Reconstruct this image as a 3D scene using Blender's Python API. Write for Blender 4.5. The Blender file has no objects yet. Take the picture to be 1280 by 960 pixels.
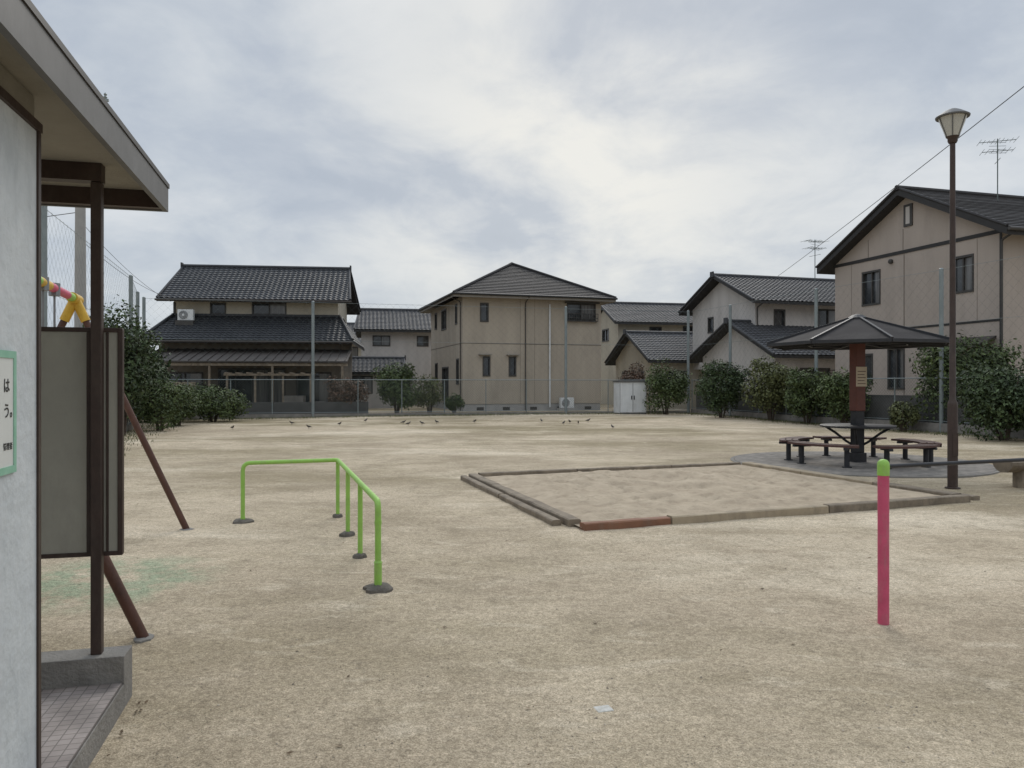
import bpy, math, random
import numpy as np
from mathutils import Vector, Matrix, noise
random.seed(4); rng=np.random.default_rng(7)
scene=bpy.context.scene
COL=scene.collection
R=math.radians

# ---------------------------------------------------------------- helpers
class B:
    def __init__(s): s.v=[]; s.f=[]
    def poly(s,pts):
        i=len(s.v); s.v+= [tuple(p) for p in pts]; s.f.append(tuple(range(i,i+len(pts))))
    def box(s,x0,x1,y0,y1,z0,z1):
        i=len(s.v)
        s.v+=[(x0,y0,z0),(x1,y0,z0),(x1,y1,z0),(x0,y1,z0),(x0,y0,z1),(x1,y0,z1),(x1,y1,z1),(x0,y1,z1)]
        s.f+=[(i,i+3,i+2,i+1),(i+4,i+5,i+6,i+7),(i,i+1,i+5,i+4),(i+1,i+2,i+6,i+5),(i+2,i+3,i+7,i+6),(i+3,i,i+4,i+7)]
    def obox(s,o,sd,nd,s0,s1,z0,z1,n0,n1):
        o=Vector(o); sd=Vector(sd); nd=Vector(nd); Z=Vector((0,0,1)); i=len(s.v)
        for z in (z0,z1):
            for a,n in ((s0,n0),(s1,n0),(s1,n1),(s0,n1)):
                s.v.append(tuple(o+sd*a+nd*n+Z*z))
        s.f+=[(i,i+3,i+2,i+1),(i+4,i+5,i+6,i+7),(i,i+1,i+5,i+4),(i+1,i+2,i+6,i+5),(i+2,i+3,i+7,i+6),(i+3,i,i+4,i+7)]
    def beam(s,p0,p1,w,h,jit=0):
        p0=Vector(p0);p1=Vector(p1); d=(p1-p0).normalized()
        up=Vector((0,0,1)) if abs(d.z)<.95 else Vector((0,1,0))
        sd=d.cross(up).normalized(); u=sd.cross(d).normalized(); i=len(s.v)
        for p in (p0,p1):
            for a,b in ((-1,-1),(1,-1),(1,1),(-1,1)):
                s.v.append(tuple(p+sd*(a*w/2+random.uniform(-jit,jit))+u*(b*h/2+random.uniform(-jit,jit))))
        s.f+=[(i,i+1,i+2,i+3),(i+4,i+7,i+6,i+5),(i,i+4,i+5,i+1),(i+1,i+5,i+6,i+2),(i+2,i+6,i+7,i+3),(i+3,i+7,i+4,i)]
    def tube(s,pts,r,n=10,cap=True):
        pts=[Vector(p) for p in pts]; m=len(pts)
        rs=r if isinstance(r,(list,tuple)) else [r]*m
        t0=(pts[1]-pts[0]).normalized()
        ref=Vector((0,0,1)) if abs(t0.z)<.9 else Vector((1,0,0))
        a=t0.cross(ref).normalized(); i0=len(s.v)
        for k in range(m):
            if k==0: t=t0
            elif k==m-1: t=(pts[k]-pts[k-1]).normalized()
            else: t=((pts[k]-pts[k-1]).normalized()+(pts[k+1]-pts[k]).normalized()).normalized()
            a=(a-t*a.dot(t)).normalized(); b=t.cross(a)
            for j in range(n):
                an=2*math.pi*j/n
                s.v.append(tuple(pts[k]+(a*math.cos(an)+b*math.sin(an))*rs[k]))
        for k in range(m-1):
            for j in range(n):
                q=i0+k*n; j2=(j+1)%n
                s.f.append((q+j,q+j2,q+n+j2,q+n+j))
        if cap:
            s.f.append(tuple(i0+j for j in range(n))[::-1]); s.f.append(tuple(i0+(m-1)*n+j for j in range(n)))
    def lathe(s,c,prof,n=24,phase=0):
        cx,cy=c; i0=len(s.v)
        for r,z in prof:
            for j in range(n):
                a=2*math.pi*j/n+phase; s.v.append((cx+r*math.cos(a),cy+r*math.sin(a),z))
        for k in range(len(prof)-1):
            for j in range(n):
                q=i0+k*n;j2=(j+1)%n
                s.f.append((q+j,q+j2,q+n+j2,q+n+j))
        s.f.append(tuple(i0+j for j in range(n))[::-1]); s.f.append(tuple(i0+(len(prof)-1)*n+j for j in range(n)))
    def build(s,name,mat,parent=None,smooth=False,bevel=0):
        me=bpy.data.meshes.new(name); me.from_pydata(s.v,[],s.f); me.validate(); me.update()
        ob=bpy.data.objects.new(name,me); COL.objects.link(ob)
        if mat: me.materials.append(mat)
        if parent: ob.parent=parent
        if smooth:
            me.shade_smooth()
            try: me.set_sharp_from_angle(angle=R(40))
            except Exception: pass
        if bevel:
            m=ob.modifiers.new('bv','BEVEL'); m.width=bevel; m.segments=2; m.limit_method='ANGLE'
        return ob
def fillet(pts,rad,n=5):
    pts=[Vector(p) for p in pts]; out=[pts[0]]
    for k in range(1,len(pts)-1):
        a=(pts[k-1]-pts[k]).normalized(); b=(pts[k+1]-pts[k]).normalized()
        p0=pts[k]+a*rad; p2=pts[k]+b*rad
        for j in range(n+1):
            t=j/n; out.append(p0*(1-t)**2+pts[k]*2*t*(1-t)+p2*t*t)
    out.append(pts[-1]); return out
def empty(name,loc=(0,0,0),rot=0):
    e=bpy.data.objects.new(name,None); e.location=loc; e.rotation_euler=(0,0,R(rot)); e.empty_display_size=.3
    COL.objects.link(e); return e

# ---------------------------------------------------------------- materials
def mat(name,c1,c2=None,scale=3,rough=.8,bump=0,bscale=40,metal=0,streak=False,island=0,spec=.3,stain=None,stretch=None,amt=.55):
    m=bpy.data.materials.new(name); m.use_nodes=True; nt=m.node_tree; N=nt.nodes; L=nt.links
    p=N['Principled BSDF']; p.inputs['Roughness'].default_value=rough; p.inputs['Metallic'].default_value=metal
    p.inputs['Specular IOR Level'].default_value=spec
    c2=c2 or tuple(x*.75 for x in c1)
    tc=N.new('ShaderNodeTexCoord'); mp=N.new('ShaderNodeMapping'); L.new(tc.outputs['Object'],mp.inputs[0])
    if streak: mp.inputs['Scale'].default_value=(1,1,.12)
    if stretch: mp.inputs['Scale'].default_value=stretch
    n=N.new('ShaderNodeTexNoise'); n.inputs['Scale'].default_value=scale; n.inputs['Detail'].default_value=8; n.inputs['Roughness'].default_value=.65
    L.new(mp.outputs[0],n.inputs['Vector'])
    cr=N.new('ShaderNodeValToRGB'); cr.color_ramp.elements[0].position=.3; cr.color_ramp.elements[1].position=.7
    cr.color_ramp.elements[0].color=(*c2,1); cr.color_ramp.elements[1].color=(*c1,1)
    L.new(n.outputs['Fac'],cr.inputs[0]); out=cr.outputs[0]
    if stain:
        n3=N.new('ShaderNodeTexNoise'); n3.inputs['Scale'].default_value=stain[3]; n3.inputs['Detail'].default_value=10; n3.inputs['Roughness'].default_value=.75
        mp3=N.new('ShaderNodeMapping'); mp3.inputs['Scale'].default_value=(1,1,.35); L.new(tc.outputs['Object'],mp3.inputs[0]); L.new(mp3.outputs[0],n3.inputs['Vector'])
        r3=N.new('ShaderNodeValToRGB'); r3.color_ramp.elements[0].position=.5; r3.color_ramp.elements[1].position=.68
        r3.color_ramp.elements[0].color=(0,0,0,1); r3.color_ramp.elements[1].color=(amt,amt,amt,1); L.new(n3.outputs['Fac'],r3.inputs[0])
        x=N.new('ShaderNodeMix'); x.data_type='RGBA'; L.new(r3.outputs[0],x.inputs[0]); L.new(out,x.inputs[6]); x.inputs[7].default_value=(*stain[:3],1); out=x.outputs[2]
    if island:
        g=N.new('ShaderNodeNewGeometry'); mr=N.new('ShaderNodeMapRange'); mr.inputs[3].default_value=1-island; mr.inputs[4].default_value=1+island
        L.new(g.outputs['Random Per Island'],mr.inputs[0])
        mx=N.new('ShaderNodeVectorMath'); mx.operation='SCALE'; L.new(out,mx.inputs[0]); L.new(mr.outputs[0],mx.inputs['Scale']); out=mx.outputs[0]
    L.new(out,p.inputs['Base Color'])
    if bump:
        n2=N.new('ShaderNodeTexNoise'); n2.inputs['Scale'].default_value=bscale; n2.inputs['Detail'].default_value=5
        L.new((mp if stretch else tc).outputs[0 if stretch else 'Object'],n2.inputs['Vector'])
        b=N.new('ShaderNodeBump'); b.inputs['Strength'].default_value=bump; b.inputs['Distance'].default_value=.02
        L.new(n2.outputs['Fac'],b.inputs['Height']); L.new(b.outputs[0],p.inputs['Normal'])
    return m
M={}
M['wall_beige']=mat('stucco_beige',(.44,.38,.305),(.36,.31,.25),1.2,.9,.3,30,streak=True,stain=(.23,.205,.17,.9),amt=.35)
M['wall_cream']=mat('stucco_cream',(.48,.44,.355),(.40,.36,.29),1.0,.9,.3,30,streak=True,stain=(.22,.2,.17,.9),amt=.35)
M['wall_white']=mat('stucco_white',(.58,.545,.51),(.48,.45,.42),1.2,.9,.2,30,streak=True,stain=(.28,.26,.24,.9),amt=.35)
M['wall_pink']=mat('siding_tan',(.44,.375,.325),(.385,.33,.285),1.0,.85,.3,25,streak=True,stain=(.24,.21,.185,.7),amt=.3)
M['wall_wood']=mat('plaster_old',(.20,.175,.145),(.12,.105,.085),1.5,.9,.2,30,streak=True)
M['found']=mat('foundation_concrete',(.38,.37,.35),(.30,.29,.28),2,.9,.3,40)
M['tile']=mat('glazed_roof_tile',(.042,.044,.048),(.024,.026,.03),1.2,.5,.1,60,spec=.35)
M['tile2']=mat('roof_tile_grey',(.075,.075,.08),(.045,.045,.048),1.5,.6,.1,60,spec=.3)
M['slate']=mat('flat_roof_tile',(.05,.047,.047),(.03,.028,.028),2.5,.65,.1,60,spec=.25)
M['fascia']=mat('dark_fascia',(.04,.038,.037),None,3,.6)
M['fascia_l']=mat('light_fascia',(.30,.275,.24),None,3,.7)
M['frame']=mat('window_frame',(.07,.065,.06),None,3,.5)
M['glass']=mat('window_glass',(.07,.075,.08),(.015,.017,.02),.8,.08,spec=.6)
M['curtain']=mat('curtained_glass',(.22,.21,.20),(.08,.08,.08),1.3,.15,spec=.6,stretch=(6,6,.4))
M['metalroof']=mat('brown_metal_roof',(.085,.072,.065),(.055,.05,.045),2,.6)
M['wood']=mat('weathered_wood',(.30,.245,.18),(.155,.125,.092),5,.85,.5,60,stain=(.07,.058,.045,3))
M['wood_red']=mat('stained_wood',(.27,.13,.075),(.18,.09,.055),4,.75,.3,60,stain=(.2,.16,.12,3))
M['wood_pale']=mat('new_timber',(.42,.34,.235),(.28,.225,.155),4,.8,.3,60,stain=(.17,.145,.11,3))
M['conc']=mat('concrete',(.29,.272,.245),(.18,.17,.155),4,.92,.5,60,stain=(.1,.09,.08,2))
M['block']=mat('concrete_block',(.12,.115,.11),(.07,.068,.065),1.5,.95,.4,30)
M['pole']=mat('galvanised_steel',(.27,.30,.30),(.20,.23,.23),3,.5,metal=.3)
M['wire']=mat('fence_wire',(.15,.18,.17),None,3,.5,metal=.3)
M['green']=mat('lime_green_paint',(.33,.58,.11),(.26,.47,.085),9,.5,.12,50,spec=.35,stain=(.28,.30,.18,14),amt=.5)
M['pink']=mat('pink_paint',(.62,.095,.18),(.48,.07,.135),9,.5,.15,50,spec=.4,stain=(.38,.2,.2,12),amt=.5)
M['yellow']=mat('yellow_paint',(.70,.44,.06),(.55,.33,.04),8,.45,.1,stain=(.3,.18,.06,9))
M['brown']=mat('brown_paint',(.06,.038,.03),(.038,.025,.02),8,.5,.1,40,spec=.35,stain=(.1,.08,.065,5),amt=.4)
M['rust']=mat('brown_swing_paint',(.115,.052,.036),(.07,.035,.026),8,.5,.15,40,stain=(.15,.1,.07,6),amt=.4)
M['steel_dark']=mat('dark_steel',(.045,.045,.05),(.03,.03,.03),8,.5,metal=.2)
M['chain']=mat('chain_steel',(.3,.3,.3),None,8,.4,metal=.8)
M['white']=mat('white_enamel',(.70,.71,.70),(.60,.61,.61),3,.5,.0,stain=(.38,.37,.33,2),amt=.35)
M['toilet_wall']=mat('toilet_wall_paint',(.60,.63,.64),(.48,.51,.525),5,.8,.35,18,stain=(.33,.36,.375,4),amt=.5)
M['soffit']=mat('soffit_board',(.34,.315,.265),(.27,.25,.21),2,.85,.2,60,stain=(.17,.155,.13,2),amt=.4)
M['coping']=mat('metal_coping',(.15,.148,.145),(.11,.108,.105),5,.55,metal=.1,stain=(.08,.08,.08,4),amt=.5)
M['panel']=mat('screen_panel',(.37,.355,.30),(.31,.30,.255),3,.6,.05,stain=(.2,.19,.16,2.5),amt=.4)
M['canopy']=mat('canopy_panel',(.045,.041,.041),(.03,.027,.027),2,.8,spec=.1,stain=(.08,.075,.07,1.5),amt=.5)
M['col_red']=mat('red_brown_column',(.15,.05,.035),(.10,.037,.027),5,.5,.1)
M['bench']=mat('bench_slat',(.12,.06,.047),(.075,.04,.034),6,.6,.2)
M['sand']=mat('sandbox_sand',(.54,.445,.325),(.37,.295,.21),2.6,.95,.9,60,stain=(.25,.2,.14,3.5),amt=.7)
M['lampglass']=mat('lamp_glass',(.52,.51,.46),(.42,.41,.37),3,.25)
M['paper']=mat('poster_paper',(.66,.67,.64),(.6,.61,.58),3,.6)
M['plate']=mat('worn_white_plate',(.62,.61,.57),(.38,.36,.31),30,.8)
M['ink']=mat('poster_ink',(.03,.03,.03),None,3,.6)
M['tape']=mat('green_tape',(.22,.45,.32),(.3,.52,.4),20,.5)
M['cream']=mat('notice_plate',(.55,.45,.32),None,3,.6)
M['bird']=mat('bird_feathers',(.13,.115,.10),(.07,.062,.055),30,.8)
M['bark']=mat('bark',(.11,.085,.065),(.06,.045,.035),12,.95,.6,40)
M['dconc']=mat('dark_concrete',(.17,.15,.125),(.1,.09,.075),14,.95,.8,50)
def leafmat(name,c1,c2): return mat(name,c1,c2,1.8,.6,island=.5,spec=.35)
M['leaf']=leafmat('leaf_green',(.10,.13,.042),(.037,.057,.019))
M['leaf2']=leafmat('leaf_olive',(.145,.155,.058),(.06,.07,.026))
M['leaf3']=leafmat('leaf_dark',(.068,.098,.034),(.024,.04,.016))
M['leafr']=leafmat('leaf_reddish',(.15,.085,.055),(.075,.055,.035))

def ground_mat():
    m=bpy.data.materials.new('decomposed_granite'); m.use_nodes=True; nt=m.node_tree; N=nt.nodes; L=nt.links
    p=N['Principled BSDF']; p.inputs['Roughness'].default_value=.95; p.inputs['Specular IOR Level'].default_value=.12
    tc=N.new('ShaderNodeTexCoord'); V=tc.outputs['Object']
    def nz(sc,det=6,rough=.6,vec=None,dist=0):
        n=N.new('ShaderNodeTexNoise'); n.inputs['Scale'].default_value=sc; n.inputs['Detail'].default_value=det; n.inputs['Roughness'].default_value=rough; n.inputs['Distortion'].default_value=dist
        L.new(vec or V,n.inputs['Vector']); return n.outputs['Fac']
    def ramp(f,a,b,ca,cb):
        r=N.new('ShaderNodeValToRGB'); r.color_ramp.elements[0].position=a; r.color_ramp.elements[1].position=b
        r.color_ramp.elements[0].color=(*ca,1); r.color_ramp.elements[1].color=(*cb,1); L.new(f,r.inputs[0]); return r.outputs[0]
    def mix(f,a,b,mode='MIX'):
        x=N.new('ShaderNodeMix'); x.data_type='RGBA'; x.blend_type=mode
        if isinstance(f,float): x.inputs[0].default_value=f
        else: L.new(f,x.inputs[0])
        for k,c in ((6,a),(7,b)):
            if isinstance(c,tuple): x.inputs[k].default_value=(*c,1)
            else: L.new(c,x.inputs[k])
        return x.outputs[2]
    def mth(op,a,b=None):
        x=N.new('ShaderNodeMath'); x.operation=op
        for k,c in enumerate((a,b)):
            if c is None: continue
            if isinstance(c,(int,float)): x.inputs[k].default_value=c
            else: L.new(c,x.inputs[k])
        return x.outputs[0]
    W=(1,1,1);K=(0,0,0)
    base=ramp(nz(.35,8,.65),.38,.64,(.40,.33,.235),(.57,.48,.35))
    sep=N.new('ShaderNodeSeparateXYZ'); L.new(V,sep.inputs[0])
    mp=N.new('ShaderNodeMapping'); mp.inputs['Scale'].default_value=(.45,1,1); mp.inputs['Location'].default_value=(3.3,1,0); L.new(V,mp.inputs[0])
    far=N.new('ShaderNodeMapRange'); far.inputs[1].default_value=8; far.inputs[2].default_value=30; far.inputs[3].default_value=.4; far.inputs[4].default_value=1; L.new(sep.outputs[1],far.inputs[0])
    moss=ramp(nz(.2,8,.7,mp.outputs[0]),.47,.57,K,W)
    c=mix(mth('MULTIPLY',moss,mth('MULTIPLY',far.outputs[0],.9)),base,(.235,.195,.112))
    pale=ramp(nz(.3,7,.65,mp.outputs[0],.4),.53,.64,K,W)
    c=mix(mth('MULTIPLY',pale,.75),c,(.68,.59,.45))
    damp=ramp(nz(1.1,9,.75),.48,.64,K,W)
    c=mix(mth('MULTIPLY',damp,.5),c,(.275,.228,.155))
    sc=ramp(nz(5.5,5,.6,None,.6),.55,.66,K,W)
    c=mix(mth('MULTIPLY',sc,.32),c,(.25,.205,.145))
    sc2=ramp(nz(4.2,5,.6,mp.outputs[0],.6),.57,.68,K,W)
    c=mix(mth('MULTIPLY',sc2,.35),c,(.68,.59,.45))
    vm=N.new('ShaderNodeVectorMath'); vm.operation='DISTANCE'; vm.inputs[1].default_value=(-3.35,6.3,0); L.new(V,vm.inputs[0])
    gmask=mth('MULTIPLY',ramp(vm.outputs['Value'],.6,1.3,W,K),ramp(nz(1.8,7,.75),.43,.56,K,W))
    c=mix(mth('MULTIPLY',gmask,.55),c,(.20,.32,.20))
    g1=ramp(nz(26,6,.8),.34,.66,(.66,.65,.64),(1.3,1.3,1.31))
    c=mix(.8,c,g1,'MULTIPLY')
    vo=N.new('ShaderNodeTexVoronoi'); vo.inputs['Scale'].default_value=170; L.new(V,vo.inputs['Vector'])
    vs=N.new('ShaderNodeSeparateColor'); L.new(vo.outputs['Color'],vs.inputs[0])
    g2=ramp(vs.outputs[0],0,1,(.58,.56,.53),(1.48,1.48,1.5))
    c=mix(.72,c,g2,'MULTIPLY')
    L.new(c,p.inputs['Base Color'])
    h=mth('ADD',mth('MULTIPLY',nz(30,6,.75),.9),mth('MULTIPLY',vs.outputs[0],.3))
    h=mth('ADD',h,mth('MULTIPLY',nz(6,5,.6),4.0))
    b=N.new('ShaderNodeBump'); b.inputs['Strength'].default_value=.7; b.inputs['Distance'].default_value=.013
    L.new(h,b.inputs['Height']); L.new(b.outputs[0],p.inputs['Normal'])
    return m
M['ground']=ground_mat()
def brickmat(name,c1,c2,cm,scale,bw,bh,rough=.8,mortar=.015,off=.5):
    m=bpy.data.materials.new(name); m.use_nodes=True; nt=m.node_tree; N=nt.nodes; L=nt.links
    p=N['Principled BSDF']; p.inputs['Roughness'].default_value=rough
    tc=N.new('ShaderNodeTexCoord'); b=N.new('ShaderNodeTexBrick'); L.new(tc.outputs['Object'],b.inputs['Vector']); b.offset=off
    b.inputs['Color1'].default_value=(*c1,1);b.inputs['Color2'].default_value=(*c2,1);b.inputs['Mortar'].default_value=(*cm,1)
    b.inputs['Scale'].default_value=scale;b.inputs['Brick Width'].default_value=bw;b.inputs['Row Height'].default_value=bh;b.inputs['Mortar Size'].default_value=mortar
    n=N.new('ShaderNodeTexNoise'); n.inputs['Scale'].default_value=5;n.inputs['Detail'].default_value=8; L.new(tc.outputs['Object'],n.inputs['Vector'])
    r=N.new('ShaderNodeValToRGB'); r.color_ramp.elements[0].color=(.6,.6,.6,1); r.color_ramp.elements[1].color=(1.15,1.15,1.15,1);r.color_ramp.elements[0].position=.3;r.color_ramp.elements[1].position=.7;L.new(n.outputs['Fac'],r.inputs[0])
    x=N.new('ShaderNodeMix'); x.data_type='RGBA'; x.blend_type='MULTIPLY'; x.inputs[0].default_value=1; L.new(b.outputs['Color'],x.inputs[6]); L.new(r.outputs[0],x.inputs[7])
    L.new(x.outputs[2],p.inputs['Base Color']); return m
M['tilefloor']=brickmat('step_floor_tile',(.33,.285,.26),(.375,.325,.30),(.19,.165,.15),1,.05,.05,.7,.003,0)
M['paver']=brickmat('paver_ring',(.28,.25,.215),(.235,.215,.19),(.155,.14,.125),1,.22,.11,.9,.008)

# ---------------------------------------------------------------- world
SUN=Vector((.12,.80,.62)).normalized()
def world():
    w=bpy.data.worlds.new('World'); scene.world=w; w.use_nodes=True; nt=w.node_tree; N=nt.nodes; L=nt.links
    for n in list(N): N.remove(n)
    out=N.new('ShaderNodeOutputWorld')
    sky=N.new('ShaderNodeTexSky'); sky.sky_type='NISHITA'; sky.sun_disc=False
    sky.sun_elevation=math.asin(SUN.z); sky.sun_rotation=math.atan2(SUN.x,SUN.y)
    b1=N.new('ShaderNodeBackground'); b1.inputs[1].default_value=.08; L.new(sky.outputs[0],b1.inputs[0])
    tc=N.new('ShaderNodeTexCoord'); sep=N.new('ShaderNodeSeparateXYZ'); L.new(tc.outputs['Generated'],sep.inputs[0])
    def mth(op,a,b=None,clamp=False):
        x=N.new('ShaderNodeMath'); x.operation=op; x.use_clamp=clamp
        for k,c in enumerate((a,b)):
            if c is None: continue
            if isinstance(c,(int,float)): x.inputs[k].default_value=c
            else: L.new(c,x.inputs[k])
        return x.outputs[0]
    z=mth('MAXIMUM',sep.outputs[2],0.0); zz=mth('ADD',z,.33)
    cb=N.new('ShaderNodeCombineXYZ'); L.new(mth('DIVIDE',sep.outputs[0],zz),cb.inputs[0]); L.new(mth('DIVIDE',sep.outputs[1],zz),cb.inputs[1])
    def nz(sc,det,rough,dist=0,loc=(0,0,0),scl=(1,1,1)):
        mp=N.new('ShaderNodeMapping'); mp.inputs['Location'].default_value=loc; mp.inputs['Scale'].default_value=scl; L.new(cb.outputs[0],mp.inputs[0])
        n=N.new('ShaderNodeTexNoise'); n.inputs['Scale'].default_value=sc;n.inputs['Detail'].default_value=det;n.inputs['Roughness'].default_value=rough;n.inputs['Distortion'].default_value=dist
        L.new(mp.outputs[0],n.inputs['Vector']); return n.outputs['Fac']
    def ramp(f,els):
        r=N.new('ShaderNodeValToRGB'); e=r.color_ramp.elements
        while len(e)<len(els): e.new(.5)
        for i,(p,c) in enumerate(els): e[i].position=p; e[i].color=(*c,1)
        L.new(f,r.inputs[0]); return r.outputs[0]
    def mix(f,a,b,mode='MIX'):
        x=N.new('ShaderNodeMix'); x.data_type='RGBA'; x.blend_type=mode
        if isinstance(f,float): x.inputs[0].default_value=f
        else: L.new(f,x.inputs[0])
        for k,c in ((6,a),(7,b)):
            if isinstance(c,tuple): x.inputs[k].default_value=(*c,1)
            else: L.new(c,x.inputs[k])
        return x.outputs[2]
    n1=nz(1.15,10,.52,.35,(2.1,.4,0)); n2=nz(3.6,9,.6,.4,(5,1,0))
    nn=mth('ADD',mth('MULTIPLY',n1,.7),mth('MULTIPLY',n2,.3))
    cloud=ramp(nn,[(.38,(.42,.475,.555)),(.47,(.475,.53,.61)),(.53,(.56,.61,.67)),(.62,(.71,.74,.77))])
    dt=N.new('ShaderNodeVectorMath'); dt.operation='DOT_PRODUCT'; dt.inputs[1].default_value=tuple(Vector((.08,1,.27)).normalized()); L.new(tc.outputs['Generated'],dt.inputs[0])
    glow=mth('POWER',mth('MAXIMUM',dt.outputs['Value'],0.0),26)
    gl2=mth('MULTIPLY',glow,ramp(nn,[(.42,(.2,.2,.2)),(.49,(.6,.6,.6)),(.56,(1,1,1))]))
    cloud=mix(mth('MULTIPLY',gl2,1.1,True),cloud,(.86,.85,.80))
    hz=mth('SUBTRACT',1.0,mth('MULTIPLY',z,6.5),True)
    cloud=mix(mth('MULTIPLY',hz,.6),cloud,(.61,.66,.70))
    k=N.new('ShaderNodeMapRange'); k.inputs[1].default_value=.45; k.inputs[2].default_value=.9; k.inputs[3].default_value=1; k.inputs[4].default_value=2.2; L.new(z,k.inputs[0])
    b2=N.new('ShaderNodeBackground'); L.new(cloud,b2.inputs[0]); L.new(k.outputs[0],b2.inputs[1])
    ms=N.new('ShaderNodeMixShader'); ms.inputs[0].default_value=.93
    L.new(b1.outputs[0],ms.inputs[1]); L.new(b2.outputs[0],ms.inputs[2]); L.new(ms.outputs[0],out.inputs[0])
world()
sl=bpy.data.lights.new('sun','SUN'); sl.energy=1.15; sl.angle=R(25); sl.color=(1,.95,.87)
so=bpy.data.objects.new('sun',sl); so.rotation_euler=SUN.to_track_quat('Z','Y').to_euler(); so.location=(0,0,30); COL.objects.link(so)

cam=bpy.data.cameras.new('camera'); co=bpy.data.objects.new('camera',cam); COL.objects.link(co)
cam.sensor_width=36; cam.lens=27; cam.clip_start=.05; cam.clip_end=3000
co.location=(0,0,1.6); co.rotation_euler=(R(90),0,0); scene.camera=co
scene.view_settings.view_transform='Standard'; scene.view_settings.look='None'; scene.view_settings.exposure=0

# ---------------------------------------------------------------- ground
def sstep(a,b,x):
    t=min(1,max(0,(x-a)/(b-a))); return t*t*(3-2*t)
def gh(x,y):
    h=.12*sstep(27,36,y)*math.exp(-((x-1)/13)**2)*(1-sstep(60,100,y))
    h+=.02*noise.noise(Vector((x*.35,y*.35,0)))*sstep(0,3,abs(x)+abs(y))
    h+=.01*noise.noise(Vector((x*2,y*2,3)))
    return h-.012
def ground():
    xs=np.concatenate([[-1500,-700,-300,-150,-90,-60],np.arange(-40,-8,1.0),np.arange(-8,10,.2),np.arange(10,40,1.0),[60,90,150,300,700,1500]])
    ys=np.concatenate([[-600,-200,-60,-20],np.arange(-8,1,1.0),np.arange(1,16,.2),np.arange(16,60,.8),[70,85,110,150,300,700,2500]])
    b=B(); nx=len(xs)
    for y in ys:
        for x in xs: b.v.append((x,y,gh(x,y)))
    for j in range(len(ys)-1):
        for i in range(nx-1):
            b.f.append((j*nx+i,j*nx+i+1,(j+1)*nx+i+1,(j+1)*nx+i))
    b.build('ground',M['ground'],smooth=True)
ground()
def gravel():
    b=B()
    for i in range(9000):
        y=2.6+8.5*random.random()**1.4; x=random.uniform(-.75,.75)*y
        if (x+1.82)*.97+(y-2.95)*.24<.2 and y<4.1: continue
        r=random.uniform(.0018,.005)*(1+.9*(random.random()>.97)); z=gh(x,y)+r*.2
        i0=len(b.v); a=random.random()*3
        for k in range(4):
            b.v.append((x+r*math.cos(a+k*1.57)*random.uniform(.7,1.3),y+r*math.sin(a+k*1.57)*random.uniform(.7,1.3),z))
        b.v.append((x,y,z+r*random.uniform(.5,.9)))
        for k in range(4): b.f.append((i0+k,i0+(k+1)%4,i0+4))
    m=mat('pebbles',(.48,.41,.32),(.28,.235,.175),9,.9,island=.55)
    b.build('gravel',m)
    b=B()
    def lf(x,y,l,up):
        z=gh(x,y)+.006; a=random.random()*6.3; w=l*.45
        d=Vector((math.cos(a),math.sin(a),0)); s=Vector((-d.y,d.x,0)); c=Vector((x,y,z))
        b.poly([c-d*l,c+s*w+Vector((0,0,up*.6)),c+d*l+Vector((0,0,up)),c-s*w])
    for i in range(170):
        y=3+18*random.random(); x=random.uniform(-.7,.7)*y
        if x<-1.2 and y<4.6: continue
        lf(x,y,random.uniform(.008,.022),.006)
    for i in range(9):
        y=3.3+.6*random.random(); lf(-1.70-.24*(y-3.0)+.05*random.random()+.02,y,random.uniform(.008,.02),.008)
    b.build('fallen_leaves',mat('dead_leaf',(.17,.12,.07),(.09,.06,.035),9,.8,island=.5))
gravel()

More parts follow.
